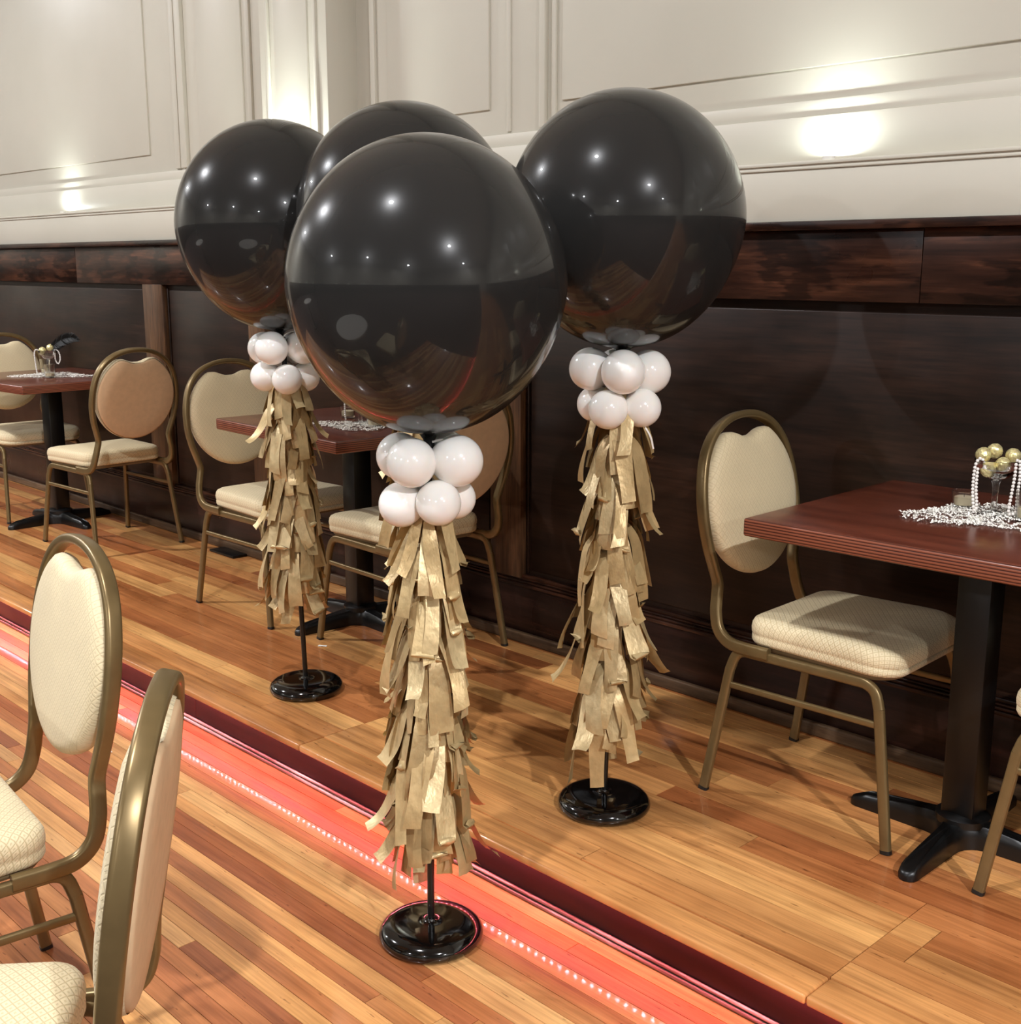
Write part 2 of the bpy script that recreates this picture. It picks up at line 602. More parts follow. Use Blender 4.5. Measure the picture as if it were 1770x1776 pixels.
# raised platform
PE = 1.775                                # front of the nosing
plat = sbox('floor_platform', X0, X1, 1.845, WALL_Y, ZF, -0.012, M['floor_gap'])
tag(plat, 'raised wooden platform floor along the panelled wall')
PX0, PX1 = -8.6, 0.3
rowsY = [PE, 1.862, 1.935]
while rowsY[-1] < 2.90:
    rowsY.append(rowsY[-1] + rp.choice([0.074, 0.08, 0.083]))
HICOL = [(212, 154, 96), (218, 162, 102), (200, 140, 86), (224, 172, 110), (186, 122, 74), (176, 110, 66), (206, 146, 90), (194, 128, 78), (214, 158, 100)]
for r in range(len(rowsY) - 1):
    y0, y1 = rowsY[r], min(rowsY[r + 1], 2.93)
    cuts = [PX0]
    x = PX0 + rp.uniform(0.3, 1.4)
    while x < PX1 - 0.3:
        cuts.append(x); x += rp.uniform(0.9, 2.3)
    if y0 < 2.2:                          # two straight seams where platform sections meet
        cuts = [c for c in cuts if abs(c + 1.045) > 0.3 and abs(c + 2.69) > 0.3] + [-1.045, -2.69]
        if 1.95 < y0 < 2.15: cuts.append(-0.972)
    cuts = sorted(cuts) + [PX1]
    for a, b in zip(cuts[:-1], cuts[1:]):
        k = rp.choice(range(len(HICOL)))
        if r == 0: k = rp.choice([0, 2, 6])
        j = rp.uniform(0.92, 1.08)
        c = lin(HICOL[k])
        if r == 0:
            o = bev_box('nosing_board', a + 0.0006, b - 0.0006, y0, y1 - 0.0006, -0.021, 0.0, M['platform_plank'], plat, 0.006, 3)
            o.color = (c[0] * j, c[1] * j, c[2] * j, 1)
        else:
            plank(PM_hi, a, b, y0, y1, 0.0, (c[0] * j, c[1] * j, c[2] * j, 1), plat, gap=0.0019)
for a, b in ((X0, PX0), (PX1, X1)):
    o = bev_box('platform_deck', a, b, PE, 2.93, -0.03, 0.0, M['platform_plank'], plat, 0.004)
    o.color = lin((186, 120, 70))

# riser with its bead trim and the red light strip tucked under the nosing
RY = 1.822
riser = tag(sbox('trim_2', X0, X1, RY, 1.846, ZF, -0.013, M['riser_wood'], None, 0.001), 'dark stained riser board under the platform edge')
for k, xx in enumerate((-6.9, -3.35, -0.95, 1.6)):
    bev_box('riser_joint', xx - 0.0015, xx + 0.0015, RY - 0.0008, RY + 0.002, ZF + 0.02, -0.03, M['floor_gap'], riser)
bead = []
for (zz, yy, rr) in ((ZF + 0.0175, RY - 0.005, 0.0045), (ZF + 0.006, RY - 0.008, 0.0052)):
    sweep('bead_moulding', [(X0, yy, zz), (-6, yy, zz), (-3, yy, zz), (0, yy, zz), (X1, yy, zz)], circ_prof(rr, 10), (0, 1, 0), M['rope_trim'], riser)
bev_box('trim_fillet', X0, X1, RY - 0.006, RY, ZF, ZF + 0.021, M['riser_wood'], riser, 0.001)
led = empty('led_strip', (0, 1.806, -0.0225))
tag(led, 'red light strip tucked under the nosing of the platform step', 'light strip')
bev_box('strip_tape', -7.5, 0.4, -0.005, 0.005, -0.0005, 0.0012, M['black_metal'], led)
mb = MB()
xx = -7.4
while xx < 0.35:
    mb.add(([(xx - 0.0035, -0.003, -0.0036), (xx - 0.0035, 0.003, -0.0009), (xx + 0.0035, 0.003, -0.0009), (xx + 0.0035, -0.003, -0.0036)], [(0, 1, 2, 3)]))
    xx += 0.0250
tag(mb.build('diode', M['diode'], led, False), kind='stuff')

# ---- panelled back wall ------------------------------------------------------
wall = tag(sbox('wall_back', X0, X1, WALL_Y, WALL_Y + 0.12, ZF, CEIL_Z, M['wall']), 'cream painted panelled wall above the dark wainscot')
WZ = 1.443
def wbox(name, x0, x1, yf, z0, z1, bev=0.002, mat=None, y1=WALL_Y, parent=wall):
    return bev_box(name, x0, x1, yf, y1, z0, z1, mat or M['wall'], parent, bev, 2)
wbox('apron', X0, X1, 2.878, WZ, 1.586, 0.002)
wbox('ledge_bead', X0, X1, 2.872, 1.578, 1.586, 0.003)
wbox('ledge', X0, X1, 2.868, 1.590, 1.600, 0.003)
wbox('ledge_cove', X0, X1, 2.874, 1.585, 1.592, 0.001)
wbox('band', X0, X1, 2.940, 1.60, 1.722, 0.0015)
wbox('band_step', X0, X1, 2.9475, 1.722, 1.764, 0.0015)
wbox('panel_rail', X0, X1, 2.955, 1.764, CEIL_Z, 0.001)
PF = 2.955
def panel(x0, x1, z0=1.85, z1=3.2):
    return wbox('panel', x0, x1, PF - 0.009, z0, z1, 0.004)
def vbead(x0, x1, z0=1.77, d=0.014, z1=3.3):
    return wbox('vertical_moulding', x0, x1, PF - d, z0, z1, min(0.006, (x1 - x0) * 0.4))
panel(-8.6, -5.56)
vbead(-5.31, -5.26); vbead(-5.245, -5.19, d=0.02)
panel(-5.08, -4.70)
vbead(-4.665, -4.63, d=0.012)
panel(-3.70, -3.145)
vbead(-3.80, -3.77); vbead(-3.06, -3.04, d=0.008)
vbead(-2.895, -2.868, d=0.02); vbead(-2.845, -2.825, d=0.012)
panel(-2.80, -0.15)
panel(0.6, 3.6); panel(4.2, 7.4)
# pilaster
PLX0, PLX1, PLY = -4.350, -3.895, 2.814
wbox('pilaster', PLX0, PLX1, PLY, 1.60, CEIL_Z, 0.003)
wbox('pilaster_plinth', PLX0 - 0.02, PLX1 + 0.02, PLY - 0.075, WZ, 1.60, 0.004)
for (a, b, d) in ((PLX0 + 0.055, PLX0 + 0.075, 0.012), (PLX0 + 0.115, PLX1 - 0.115, 0.009), (PLX1 - 0.075, PLX1 - 0.055, 0.012)):
    wbox('pilaster_moulding', a, b, PLY - d, 1.68, 3.2, 0.005, y1=PLY + 0.01)

# dark wainscot
wain = tag(sbox('trim_1', X0, X1, 2.925, WALL_Y, 0.0, WZ, M['panel_wood']), 'dark stained wood wainscot panelling along the back wall')
bev_box('cap_rail', X0, X1, 2.866, WALL_Y, WZ - 0.024, WZ - 0.0005, M['rail_wood'], wain, 0.003)
TR = 2.895
cuts = [X0, -8.9, -6.35, -3.9, -1.49, 0.9, 3.4, X1]
for a, b in zip(cuts[:-1], cuts[1:]):
    bev_box('top_rail', a + 0.0008, b - 0.0008, TR, 2.93, 1.232, WZ - 0.024, M['rail_wood'], wain, 0.002)
stiles = [(-8.15, -7.97), (-5.62, -5.425), (-4.66, -4.53), (-3.09, -2.935), (-0.50, -0.34), (2.1, 2.26)]
for a, b in stiles:
    bev_box('stile', a, b, TR + 0.001, 2.93, 0.232, 1.232, M['stile_wood'], wain, 0.002)
    bev_box('panel_bead', b + 0.012, b + 0.02, 2.916, 2.93, 0.25, 1.215, M['panel_wood'], wain, 0.003)
ed = [X0] + [q for s in stiles for q in s] + [X1]
for i in range(0, len(ed), 2):
    a, b = ed[i], ed[i + 1]
    bev_box('wainscot_panel', a + 0.03, b - 0.03, 2.919, 2.93, 0.262, 1.205, M['panel_wood'], wain, 0.004)
    bev_box('bottom_bead', a, b, 2.905, 2.93, 0.232, 0.246, M['rail_wood'], wain, 0.004)
base = tag(sbox('baseboard_back', X0, X1, 2.893, 2.93, 0.0, 0.205, M['base_wood'], None, 0.002), 'tall dark wooden baseboard under the wainscot')
for (yy, z0, z1) in ((2.886, 0.205, 0.217), (2.892, 0.217, 0.226), (2.899, 0.226, 0.233)):
    bev_box('base_cap', X0, X1, yy, 2.93, z0, z1, M['rail_wood'], base, 0.003)
bev_box('shoe_moulding', X0, X1, 2.874, 2.894, 0.0005, 0.040, M['shoe_wood'], base, 0.006, 3)
# dark floor outlet block by the skirting
bev_box('floor_vent', -4.93, -4.72, 2.80, 2.874, 0.0005, 0.012, M['black_metal'], base, 0.002)

# ---- rest of the hall, seen only in the reflections
sbox('wall_front', X0, X1, Y0 - 0.1, Y0, ZF, CEIL_Z, M['wall'])
sbox('wall_left', X0 - 0.1, X0, Y0, WALL_Y, ZF, CEIL_Z, M['wall'])
sbox('wall_right', X1, X1 + 0.1, Y0, WALL_Y, ZF, CEIL_Z, M['wall'])
ceil = sbox('ceiling', X0 - 0.1, X1 + 0.1, Y0 - 0.1, WALL_Y + 0.1, CEIL_Z, CEIL_Z + 0.1, M['ceiling'])
sbox('trim_3', X0, X1, Y0, Y0 + 0.05, ZF, WZ - 0.14, M['panel_wood'], None, 0.003)
sbox('trim_4', X0, X0 + 0.05, Y0, 1.7, ZF, WZ - 0.14, M['panel_wood'], None, 0.003)
sbox('trim_5', X1 - 0.05, X1, Y0, 1.7, ZF, WZ - 0.14, M['panel_wood'], None, 0.003)

# ---- lamps
for i, (lx, ly, lk) in enumerate(LAMPS):
    t = empty('ceiling_downlight', (lx, ly, CEIL_Z))
    tag(t, 'round recessed ceiling downlight above the hall floor, all but an added one seen as bright spots in the balloons', 'ceiling light', 'ceiling downlights')
    lathe('trim_ring', [(0.085, -0.001), (0.088, -0.008), (0.11, -0.006), (0.115, -0.0005)], M['white_plastic'], t, 32)
    lathe('lens', [(0.0, -0.004), (0.085, -0.004)], M['lens'], t, 24)
    ld = bpy.data.lights.new('downlight', 'AREA')
    ld.shape = 'DISK'; ld.size = 0.15
    ld.energy = CEIL_W * lk
    ld.color = (0.96, 0.97, 1.0)
    lo = bpy.data.objects.new('downlight_beam', ld)
    COL.objects.link(lo); lo.parent = t; lo.location = (0, 0, -0.012)

def uplight(x, y, z, ang, real, watts, label):
    t = empty('uplight', (x, y, z), ang)
    tag(t, label, 'wall light', 'little uplights along the wall ledge')
    lathe('housing', [(0.0, 0.0005), (0.016, 0.0005), (0.017, 0.009), (0.013, 0.010), (0.012, 0.007), (0.0, 0.007)], M['white_plastic'], t, 20)
    lathe('lens', [(0.0, 0.0085), (0.012, 0.0085)], M['uplens'], t, 16)
    if real:
        ld = bpy.data.lights.new('uplight', 'AREA')
        ld.shape = 'DISK'; ld.size = 0.02
        ld.energy = watts
        ld.color = (0.90, 1.0, 0.98)
        lo = bpy.data.objects.new('uplight_beam', ld)
        COL.objects.link(lo); lo.parent = t
        lo.location = (0, 0, 0.012); lo.rotation_euler = (pi, 0, 0)
    return t
for x, lab in ((-8.9, 'small uplight on the white ledge, beyond the left edge of the picture'),
               (-6.46, 'small bright uplight on the white ledge above the far left table'),
               (-1.775, 'small bright uplight on the white ledge above the right table'),
               (0.35, 'small uplight on the white ledge, next beyond the right edge of the picture'),
               (2.7, 'small uplight on the white ledge, second beyond the right edge of the picture'),
               (5.1, 'small uplight on the white ledge, third beyond the right edge of the picture')):
    uplight(x, 2.897, 1.600, 0, True, UP_W, lab)
uplight(-4.22, PLY - 0.045, 1.600, 0, True, UP_W * 3.5, 'left of the two bright uplights washing the pilaster behind the balloons')
uplight(-4.02, PLY - 0.045, 1.600, 0, True, UP_W * 3.5, 'right of the two bright uplights washing the pilaster behind the balloons')
for x in (-9.4, -6.9, -4.4, -1.9, 0.6, 3.1, 5.6):
    uplight(x, Y0 + 0.03, WZ - 0.14, 0, True, 2.0, 'small uplight on the far wall ledge, glinting in the balloons')
for y in (-7.2, -4.8, -2.4, 0.0):
    uplight(X0 + 0.035, y, WZ - 0.14, 0, True, 2.0, 'small uplight on the end wall ledge, glinting in the balloons')

# ================================================================== BALLOON COLUMNS
BASE_PROF = [(0.0, 0.0005), (0.102, 0.0005), (0.111, 0.003), (0.1155, 0.009), (0.116, 0.016), (0.1135, 0.024), (0.107, 0.0315), (0.097, 0.0370),
             (0.085, 0.0402), (0.070, 0.0418), (0.050, 0.0424), (0.030, 0.0428), (0.018, 0.0432), (0.0135, 0.046), (0.012, 0.050), (0.0, 0.051)]

def strip_variant(k):
    r = random.Random(100 + k)
    L = r.uniform(0.125, 0.185)
    w0 = r.uniform(0.0135, 0.0205)
    n = 14
    phi0 = radians(r.uniform(38, 62))
    mid = radians(r.uniform(3, 20))
    mode = k % 6
    flick = radians(r.uniform(25, 70)) if mode == 0 else radians(r.uniform(-18, 14))
    curl = mode == 5
    tw = radians(r.uniform(-28, 28))
    sway = r.uniform(-0.25, 0.25)
    vee = r.uniform(-0.0035, 0.0035)
    pr, py, pz = 0.026, 0.0, 0.0
    ds = L / n
    vs, fs = [], []
    for i in range(n + 1):
        s = i / n
        if s < 0.35:
            ph = phi0 + (mid - phi0) * (s / 0.35) ** 0.8
        else:
            q = (s - 0.35) / 0.65
            ph = mid + (flick - mid) * q ** 2.6
        if curl and s > 0.74:
            ph += radians(330) * ((s - 0.74) / 0.26) ** 1.2
        t = tw * s * s
        hw = w0 * (0.55 + 0.45 * min(1, s * 4)) * (1.0 + 0.12 * sin(5 * s + k))
        lat = Vector((sin(t) * cos(ph), cos(t), 0.25 * sin(t)))
        nor = Vector((cos(ph), 0, sin(ph)))
        c = Vector((pr, py, pz))
        jag = r.uniform(-0.004, 0.004) if i == n else 0
        vs += [c - lat * hw + Vector((0, 0, jag)), c + nor * (vee * s + 0.0025 * sin(7 * s + k)), c + lat * hw - Vector((0, 0, jag))]
        d = ds * (0.55 if curl and s > 0.74 else 1.0)
        pr += sin(ph) * d
        pz -= cos(ph) * d
        py += sway * d * s
    for i in range(n):
        a = 3 * i
        fs += [(a, a + 1, a + 4, a + 3), (a + 1, a + 2, a + 5, a + 4)]
    me = bpy.data.meshes.new('tassel_strip')
    me.from_pydata([tuple(q) for q in vs], [], fs)
    me.polygons.foreach_set('use_smooth', [True] * len(fs))
    me.materials.append(M['tissue'])
    return me
STRIPS = [strip_variant(k) for k in range(36)]
small_v, small_f = sphere_data((0, 0, 0), 1.0, 32, 20)
def small_balloon_mesh():
    v = []
    for (x, y, z) in small_v:                # slight pear shape: the tied end points to -X
        k = 1 + 0.16 * max(0, -x) ** 3
        v.append((x * k * 1.02, y * (1 - 0.10 * max(0, -x) ** 2), z * (1 - 0.10 * max(0, -x) ** 2)))
    me = bpy.data.meshes.new('white_balloon')
    me.from_pydata(v, [], small_f)
    me.polygons.foreach_set('use_smooth', [True] * len(small_f))
    me.materials.append(M['white_latex'])
    return me
SMALL = small_balloon_mesh()

def balloon_column(base_xyz, centre, rh, rv, tz0, tz1, up_ang, lo_ang, up_r, lo_r, seed, label, tw=1.0, bot=None):
    rnd = random.Random(seed)
    bx, by, bz = base_xyz
    t = empty('balloon_column', base_xyz)
    tag(t, label, 'balloon column', 'giant black balloon columns')
    lathe('base', BASE_PROF, M['black_gloss'], t, 64)
    C = Vector(centre) - Vector(base_xyz)
    bot_z = C.z - rv
    def axis(z):
        k = max(0.0, z) / C.z
        return Vector((C.x * k, C.y * k, z))
    sweep('pole', [axis(0.03), axis(0.3), axis(0.7), axis(bot_z - 0.02)], circ_prof(0.0078, 14), (1, 0, 0), M['pole_black'], t)
    # giant balloon: round on top, drawn in slightly to the knot below
    prof = []
    N = 56
    for i in range(N + 1):
        th = pi * i / N
        r = rh * sin(th)
        z = rv * cos(th)
        if th > pi * 0.5:
            q = (th - pi * 0.5) / (pi * 0.5)
            r *= 1 - 0.035 * sin(pi * q)
        prof.append((max(r, 0.0), z))
    prof[0] = (0.0, rv)
    prof = prof[:-2] + [(0.020, -rv - 0.002), (0.013, -rv - 0.012), (0.011, -rv - 0.022), (0.016, -rv - 0.030), (0.017, -rv - 0.034), (0.0, -rv - 0.034)]
    lathe('giant_balloon', prof, M['latex'], t, 128, True, C)
    # white collar: two rings of four
    for ang0, rr, dz, ring in ((up_ang, up_r, -0.052, 0.067), (lo_ang, lo_r, -0.138, 0.058)):
        for k in range(4):
            a = radians(ang0 + 90 * k)
            d = CAM_RIGHT * cos(a) + CAM_TOWARD * (-sin(a))
            jr = rr * rnd.uniform(0.94, 1.05)
            b = link('white_balloon', SMALL, t)
            b.location = axis(bot_z + dz + rnd.uniform(-0.006, 0.006)) + d * ring
            b.scale = (jr, jr, jr)
            b.rotation_euler = (0, 0, atan2(d.y, d.x))
    # tissue tassel garland
    core = sweep('tassel_garland', [axis(tz0 - bz + 0.05), axis(tz0 - bz + 0.25), axis(tz1 - bz - 0.2), axis(tz1 - bz)], circ_prof(0.017, 10), (1, 0, 0), M['tissue'], t)
    core.color = lin((150, 122, 82))
    h = tz1 - tz0
    nl = 12
    for j in range(nl):
        q = j / (nl - 1)
        z = (tz1 - bz) - 0.005 - q * (h - 0.145)
        m = 15 if j else 11
        sc = (0.90 + 0.24 * q) * tw
        for k in range(m):
            o = link('tassel_strip', STRIPS[rnd.randrange(len(STRIPS))], core)
            o.location = axis(z + rnd.uniform(-0.03, 0.03))
            s = sc * rnd.uniform(0.82, 1.18)
            if q > 0.92: s *= 0.92
            o.scale = (s * rnd.uniform(0.9, 1.12), s * rnd.uniform(0.85, 1.25), s * rnd.uniform(0.95, 1.1))
            o.rotation_euler = (rnd.uniform(-0.22, 0.22), rnd.uniform(-0.12, 0.10), 2 * pi * (k + rnd.uniform(-0.35, 0.35)) / m + j)
            g = rnd.uniform(0.86, 1.14)
            c = lin(rnd.choice([(206, 182, 134), (198, 172, 124), (214, 192, 146), (188, 162, 116)]))
            o.color = (c[0] * g, c[1] * g, c[2] * g, 1)
    return t, axis, bot_z

col1, ax1, bz1 = balloon_column((-1.856, 1.554, ZF), (-1.853, 1.566, 1.286), 0.280, 0.294, 0.035, 0.835, -116, -66, 0.051, 0.046, 11,
    'nearest black balloon column, standing on the lower floor before the step')
col2, ax2, bz2 = balloon_column((-1.828, 2.098, 0), (-1.812, 2.118, 1.426), 0.270, 0.285, 0.15, 1.03, -88, -118, 0.051, 0.045, 12,
    'black balloon column on the platform nearest the chair and table at right')
col3, ax3, bz3 = balloon_column((-3.043, 2.047, 0), (-3.065, 2.012, 1.438), 0.287, 0.301, 0.27, 1.01, -110, -75, 0.051, 0.044, 13,
    'leftmost black balloon column, its base in full view on the platform')
col4, ax4, bz4 = balloon_column((-2.504, 2.102, 0), (-2.535, 2.07, 1.452), 0.285, 0.294, 0.17, 1.01, -100, -60, 0.051, 0.045, 14,
    'rearmost black balloon column, mostly hidden behind the nearest one')
# ribbon tails
def ribbon(par, pts, wv):
    sweep('ribbon_tail', catmull(pts, 6), round_prof(0.0022, 0.0005, 0.0004, 1), wv, M['ribbon'], par)
p = ax2(bz2 - 0.16)
R_, T_ = CAM_RIGHT, CAM_TOWARD
ribbon(col2, [p + R_ * 0.03 + T_ * 0.03, p + R_ * 0.055 + T_ * 0.035 + Vector((0, 0, -0.015)), p + R_ * 0.072 + T_ * 0.04 + Vector((0, 0, -0.04)), p + R_ * 0.08 + T_ * 0.04 + Vector((0, 0, -0.07))], R_)
p = ax1(bz1 - 0.015)
for s in (-1, 1):
    ribbon(col1, [p + R_ * 0.01 * s + T_ * 0.02, p + R_ * 0.035 * s + T_ * 0.035 + Vector((0, 0, 0.006)), p + R_ * 0.055 * s + T_ * 0.03 + Vector((0, 0, -0.012))], (0, 0, 1))

# ================================================================== CHAIRS
def make_chair():
    t = empty('banquet_chair')
    tilt = 0.155
    ew = Vector((-tilt, 0, 1)).normalized()
    en = Vector((1, 0, tilt)).normalized()
    ey = Vector((0, 1, 0))
    O = Vector((-0.292, 0, 0.745))
    def P(y, w): return O + ey * y + ew * w
    half = [(-0.09, 0.203, 0.396), (-0.155, 0.203, 0.396), (-0.205, 0.203, 0.402), (-0.238, 0.201, 0.428), (-0.252, 0.195, 0.468), (-0.257, 0.186, 0.508)]
    inpl = [(0.180, -0.205), (0.190, -0.165), (0.206, -0.105), (0.2135, -0.03), (0.205, 0.05), (0.180, 0.118), (0.135, 0.168), (0.072, 0.197), (0.0, 0.206)]
    right = [Vector(q) for q in half] + [P(y, w) for y, w in inpl]
    left = [Vector((q.x, -q.y, q.z)) for q in reversed(right[:-1])]
    path = catmull(right + left, 5)
    prof = []                                           # rounded tube, 19 x 30 mm, shallow groove on its outer side
    for a, b in round_prof(0.0095, 0.0155, 0.007, 3):
        prof.append((a, b))
    sweep('back_frame', path, prof, (0, 1, 0), M['bronze'], t)
    # padded back
    n = 132
    outl = []
    for i in range(n):
        a = 2 * pi * i / n
        y, w = 0.199 * sin(a), -0.010 + 0.200 * cos(a)
        q_ = min(1.0, max(0.0, (abs(y) - 0.012) / 0.062)); lim = 0.150 + 0.016 * q_ * q_ * (3 - 2 * q_)
        if w > 0: w = min(w, lim)
        outl.append((y, w))
    cy_, cw_ = 0.0, -0.03
    def dome(rings, sgn, mat, name, uvk):
        v, f, uv = [], [], []
        for (k, h) in rings:
            for (y, w) in outl:
                yy = cy_ + (y - cy_) * k; ww = cw_ + (w - cw_) * k
                v.append(P(yy, ww) + en * (sgn * h)); uv.append((yy + (1 - k) * 0.0, ww))
        v.append(P(cy_, cw_) + en * (sgn * rings[-1][1])); uv.append((cy_, cw_))
        for j in range(len(rings) - 1):
            for i in range(n):
                i2 = (i + 1) % n
                q = (j * n + i, j * n + i2, (j + 1) * n + i2, (j + 1) * n + i)
                f.append(q if sgn < 0 else q[::-1])
        c = len(v) - 1; b = (len(rings) - 1) * n
        for i in range(n):
            q = (b + i, b + (i + 1) % n, c)
            f.append(q if sgn < 0 else q[::-1])
        return mesh_obj(name, v, f, mat, t, True, uv)
    dome([(0.985, -0.012), (1.0, -0.004), (1.0, 0.006), (0.985, 0.016), (0.95, 0.023), (0.86, 0.028), (0.6, 0.032), (0.3, 0.033)], 1, M['fabric_back'], 'backrest', 1)
    dome([(0.975, 0.010), (0.97, 0.016), (0.93, 0.019), (0.6, 0.021), (0.3, 0.0215)], -1, M['back_cloth'], 'back_panel', 1)
    # seat cushion
    def seat_outline(m=16):
        pts = []
        cs = [(0.235 - 0.075, 0.213 - 0.075, 0.075, 0), (-0.168 + 0.055, 0.196 - 0.055, 0.055, 1), (-0.168 + 0.055, -0.196 + 0.055, 0.055, 2), (0.235 - 0.075, -0.213 + 0.075, 0.075, 3)]
        for cx, cyy, r, s in cs:
            for i in range(m):
                a = (s + i / (m - 1)) * pi / 2
                pts.append((cx + r * cos(a), cyy + r * sin(a)))
        dense = []
        for i in range(len(pts)):
            a, b = Vector(pts[i]), Vector(pts[(i + 1) % len(pts)])
            k = max(1, int((b - a).length / 0.03))
            for j in range(k):
                dense.append(tuple(a.lerp(b, j / k)))
        return dense
    so = seat_outline()
    cx = 0.03
    rings = [(0.95, 0.410), (0.985, 0.411), (1.0, 0.418), (1.0, 0.430), (0.992, 0.4335), (1.004, 0.437), (1.008, 0.448), (1.0, 0.460), (0.978, 0.469), (0.93, 0.475), (0.8, 0.480), (0.5, 0.484), (0.25, 0.485)]
    v, f, uv = [], [], []
    m = len(so)
    for (k, z) in rings:
        for (x, y) in so:
            xx, yy = cx + (x - cx) * k, y * k
            bow = 0.012 * max(0.0, (x - 0.12) / 0.115) ** 2 if z > 0.43 else 0.006 * max(0.0, (x - 0.12) / 0.115) ** 2
            v.append((xx, yy, z - bow * k))
            e = 1 + max(0.0, 0.465 - z) / 0.2
            uv.append((cx + (x - cx) * max(k, 0.2) * e, y * max(k, 0.2) * e))
    v.append((cx, 0, 0.4852)); uv.append((cx, 0))
    for j in range(len(rings) - 1):
        for i in range(m):
            i2 = (i + 1) % m
            f.append((j * m + i, j * m + i2, (j + 1) * m + i2, (j + 1) * m + i))
    b = (len(rings) - 1) * m
    for i in range(m):
        f.append((b + i, b + (i + 1) % m, len(v) - 1))
    mesh_obj('seat', v, f, M['fabric'], t, True, uv)
    v, f = [], []
    for (k, z) in ((0.5, 0.396), (0.93, 0.396), (0.95, 0.402), (0.95, 0.412)):
        for (x, y) in so:
            v.append((cx + (x - cx) * k, y * k, z))
    for j in range(3):
        for i in range(m):
            i2 = (i + 1) % m
            f.append((j * m + i, j * m + i2, (j + 1) * m + i2, (j + 1) * m + i))
    f.append(tuple(range(m - 1, -1, -1)))
    mesh_obj('seat_board', v, f, M['pan'], t, False)
    # inverted-U leg frames, one each side
    lp = round_prof(0.0085, 0.0125, 0.005, 2)
    for s in (-1, 1):
        yr, yf = s * 0.198, s * 0.222
        rail = catmull([(-0.1985, yr + s * 0.0045, 0.335), (-0.186, yr + s * 0.001, 0.370), (-0.165, yr, 0.3845), (-0.13, yr, 0.3860), (0.0, yr, 0.3862), (0.13, yr, 0.3860), (0.168, yr, 0.3835), (0.191, yr + s * 0.001, 0.367), (0.2035, yr + s * 0.0045, 0.332)], 4)
        sweep('side_rail', rail, lp, (0, 1, 0), M['bronze'], t)
        for e in (-1, 1):
            xt, zt, xb = (-0.1985, 0.336, -0.252) if e < 0 else (0.2035, 0.333, 0.252)
            top = Vector((xt, yr + s * 0.0045, zt)); bot = Vector((xb, yf, 0.006))
            lg = sweep('leg', [top, top.lerp(bot, 0.5), bot], lp, (0, 1, 0), M['bronze'], t)
            d = (bot - top).normalized()
            g = sweep('glide', [bot - d * 0.003, bot + d * 0.0055], round_prof(0.0092, 0.0132, 0.005, 2), (0, 1, 0), M['rubber'], lg)
        a = Vector((-0.2075, yr + s * 0.0075, 0.295)); b2 = Vector((0.2105, yr + s * 0.0075, 0.295))
        sweep('stretcher', [a, a.lerp(b2, 0.5), b2], round_prof(0.0055, 0.0085, 0.004, 2), (0, 1, 0), M['bronze'], t)
    return t

CHAIR = make_chair()
chairs = [
    (-1.475, 2.595, 0.0, 2.0, 'cream oval-back chair facing the mahogany table at right, table corner overlapping its back'),
    (-0.735, 2.585, 0.0, 180.0, 'chair cut off by the right edge, only seat corner and legs showing beside the table'),
    (-3.935, 2.545, 0.0, 1.0, 'cream oval-back chair at the middle table, behind the leftmost balloon column'),
    (-3.19, 2.60, 0.0, 178.0, 'chair at the middle table with its tan back hidden behind the nearest black balloon'),
    (-5.43, 2.565, 0.0, 183.0, 'chair at the far left table showing its tan rear panel'),
    (-6.44, 2.60, 0.0, -3.0, 'cream oval-back chair cut off by the left edge behind the far table'),
    (-2.215, 0.645, ZF, 264.0, 'foreground chair on the lower floor showing its cream back with the handle gap'),
    (-1.513, 0.412, ZF, 234.0, 'foreground chair seen edge on at the lower left, nearest the camera'),
]
for i, (x, y, z, a, lab) in enumerate(chairs):
    o = CHAIR if i == 0 else copy_tree(CHAIR)
    o.location = (x, y, z)
    o.rotation_euler = (0, 0, radians(a))
    tag(o, lab, 'chair', 'cream oval-back banquet chairs')

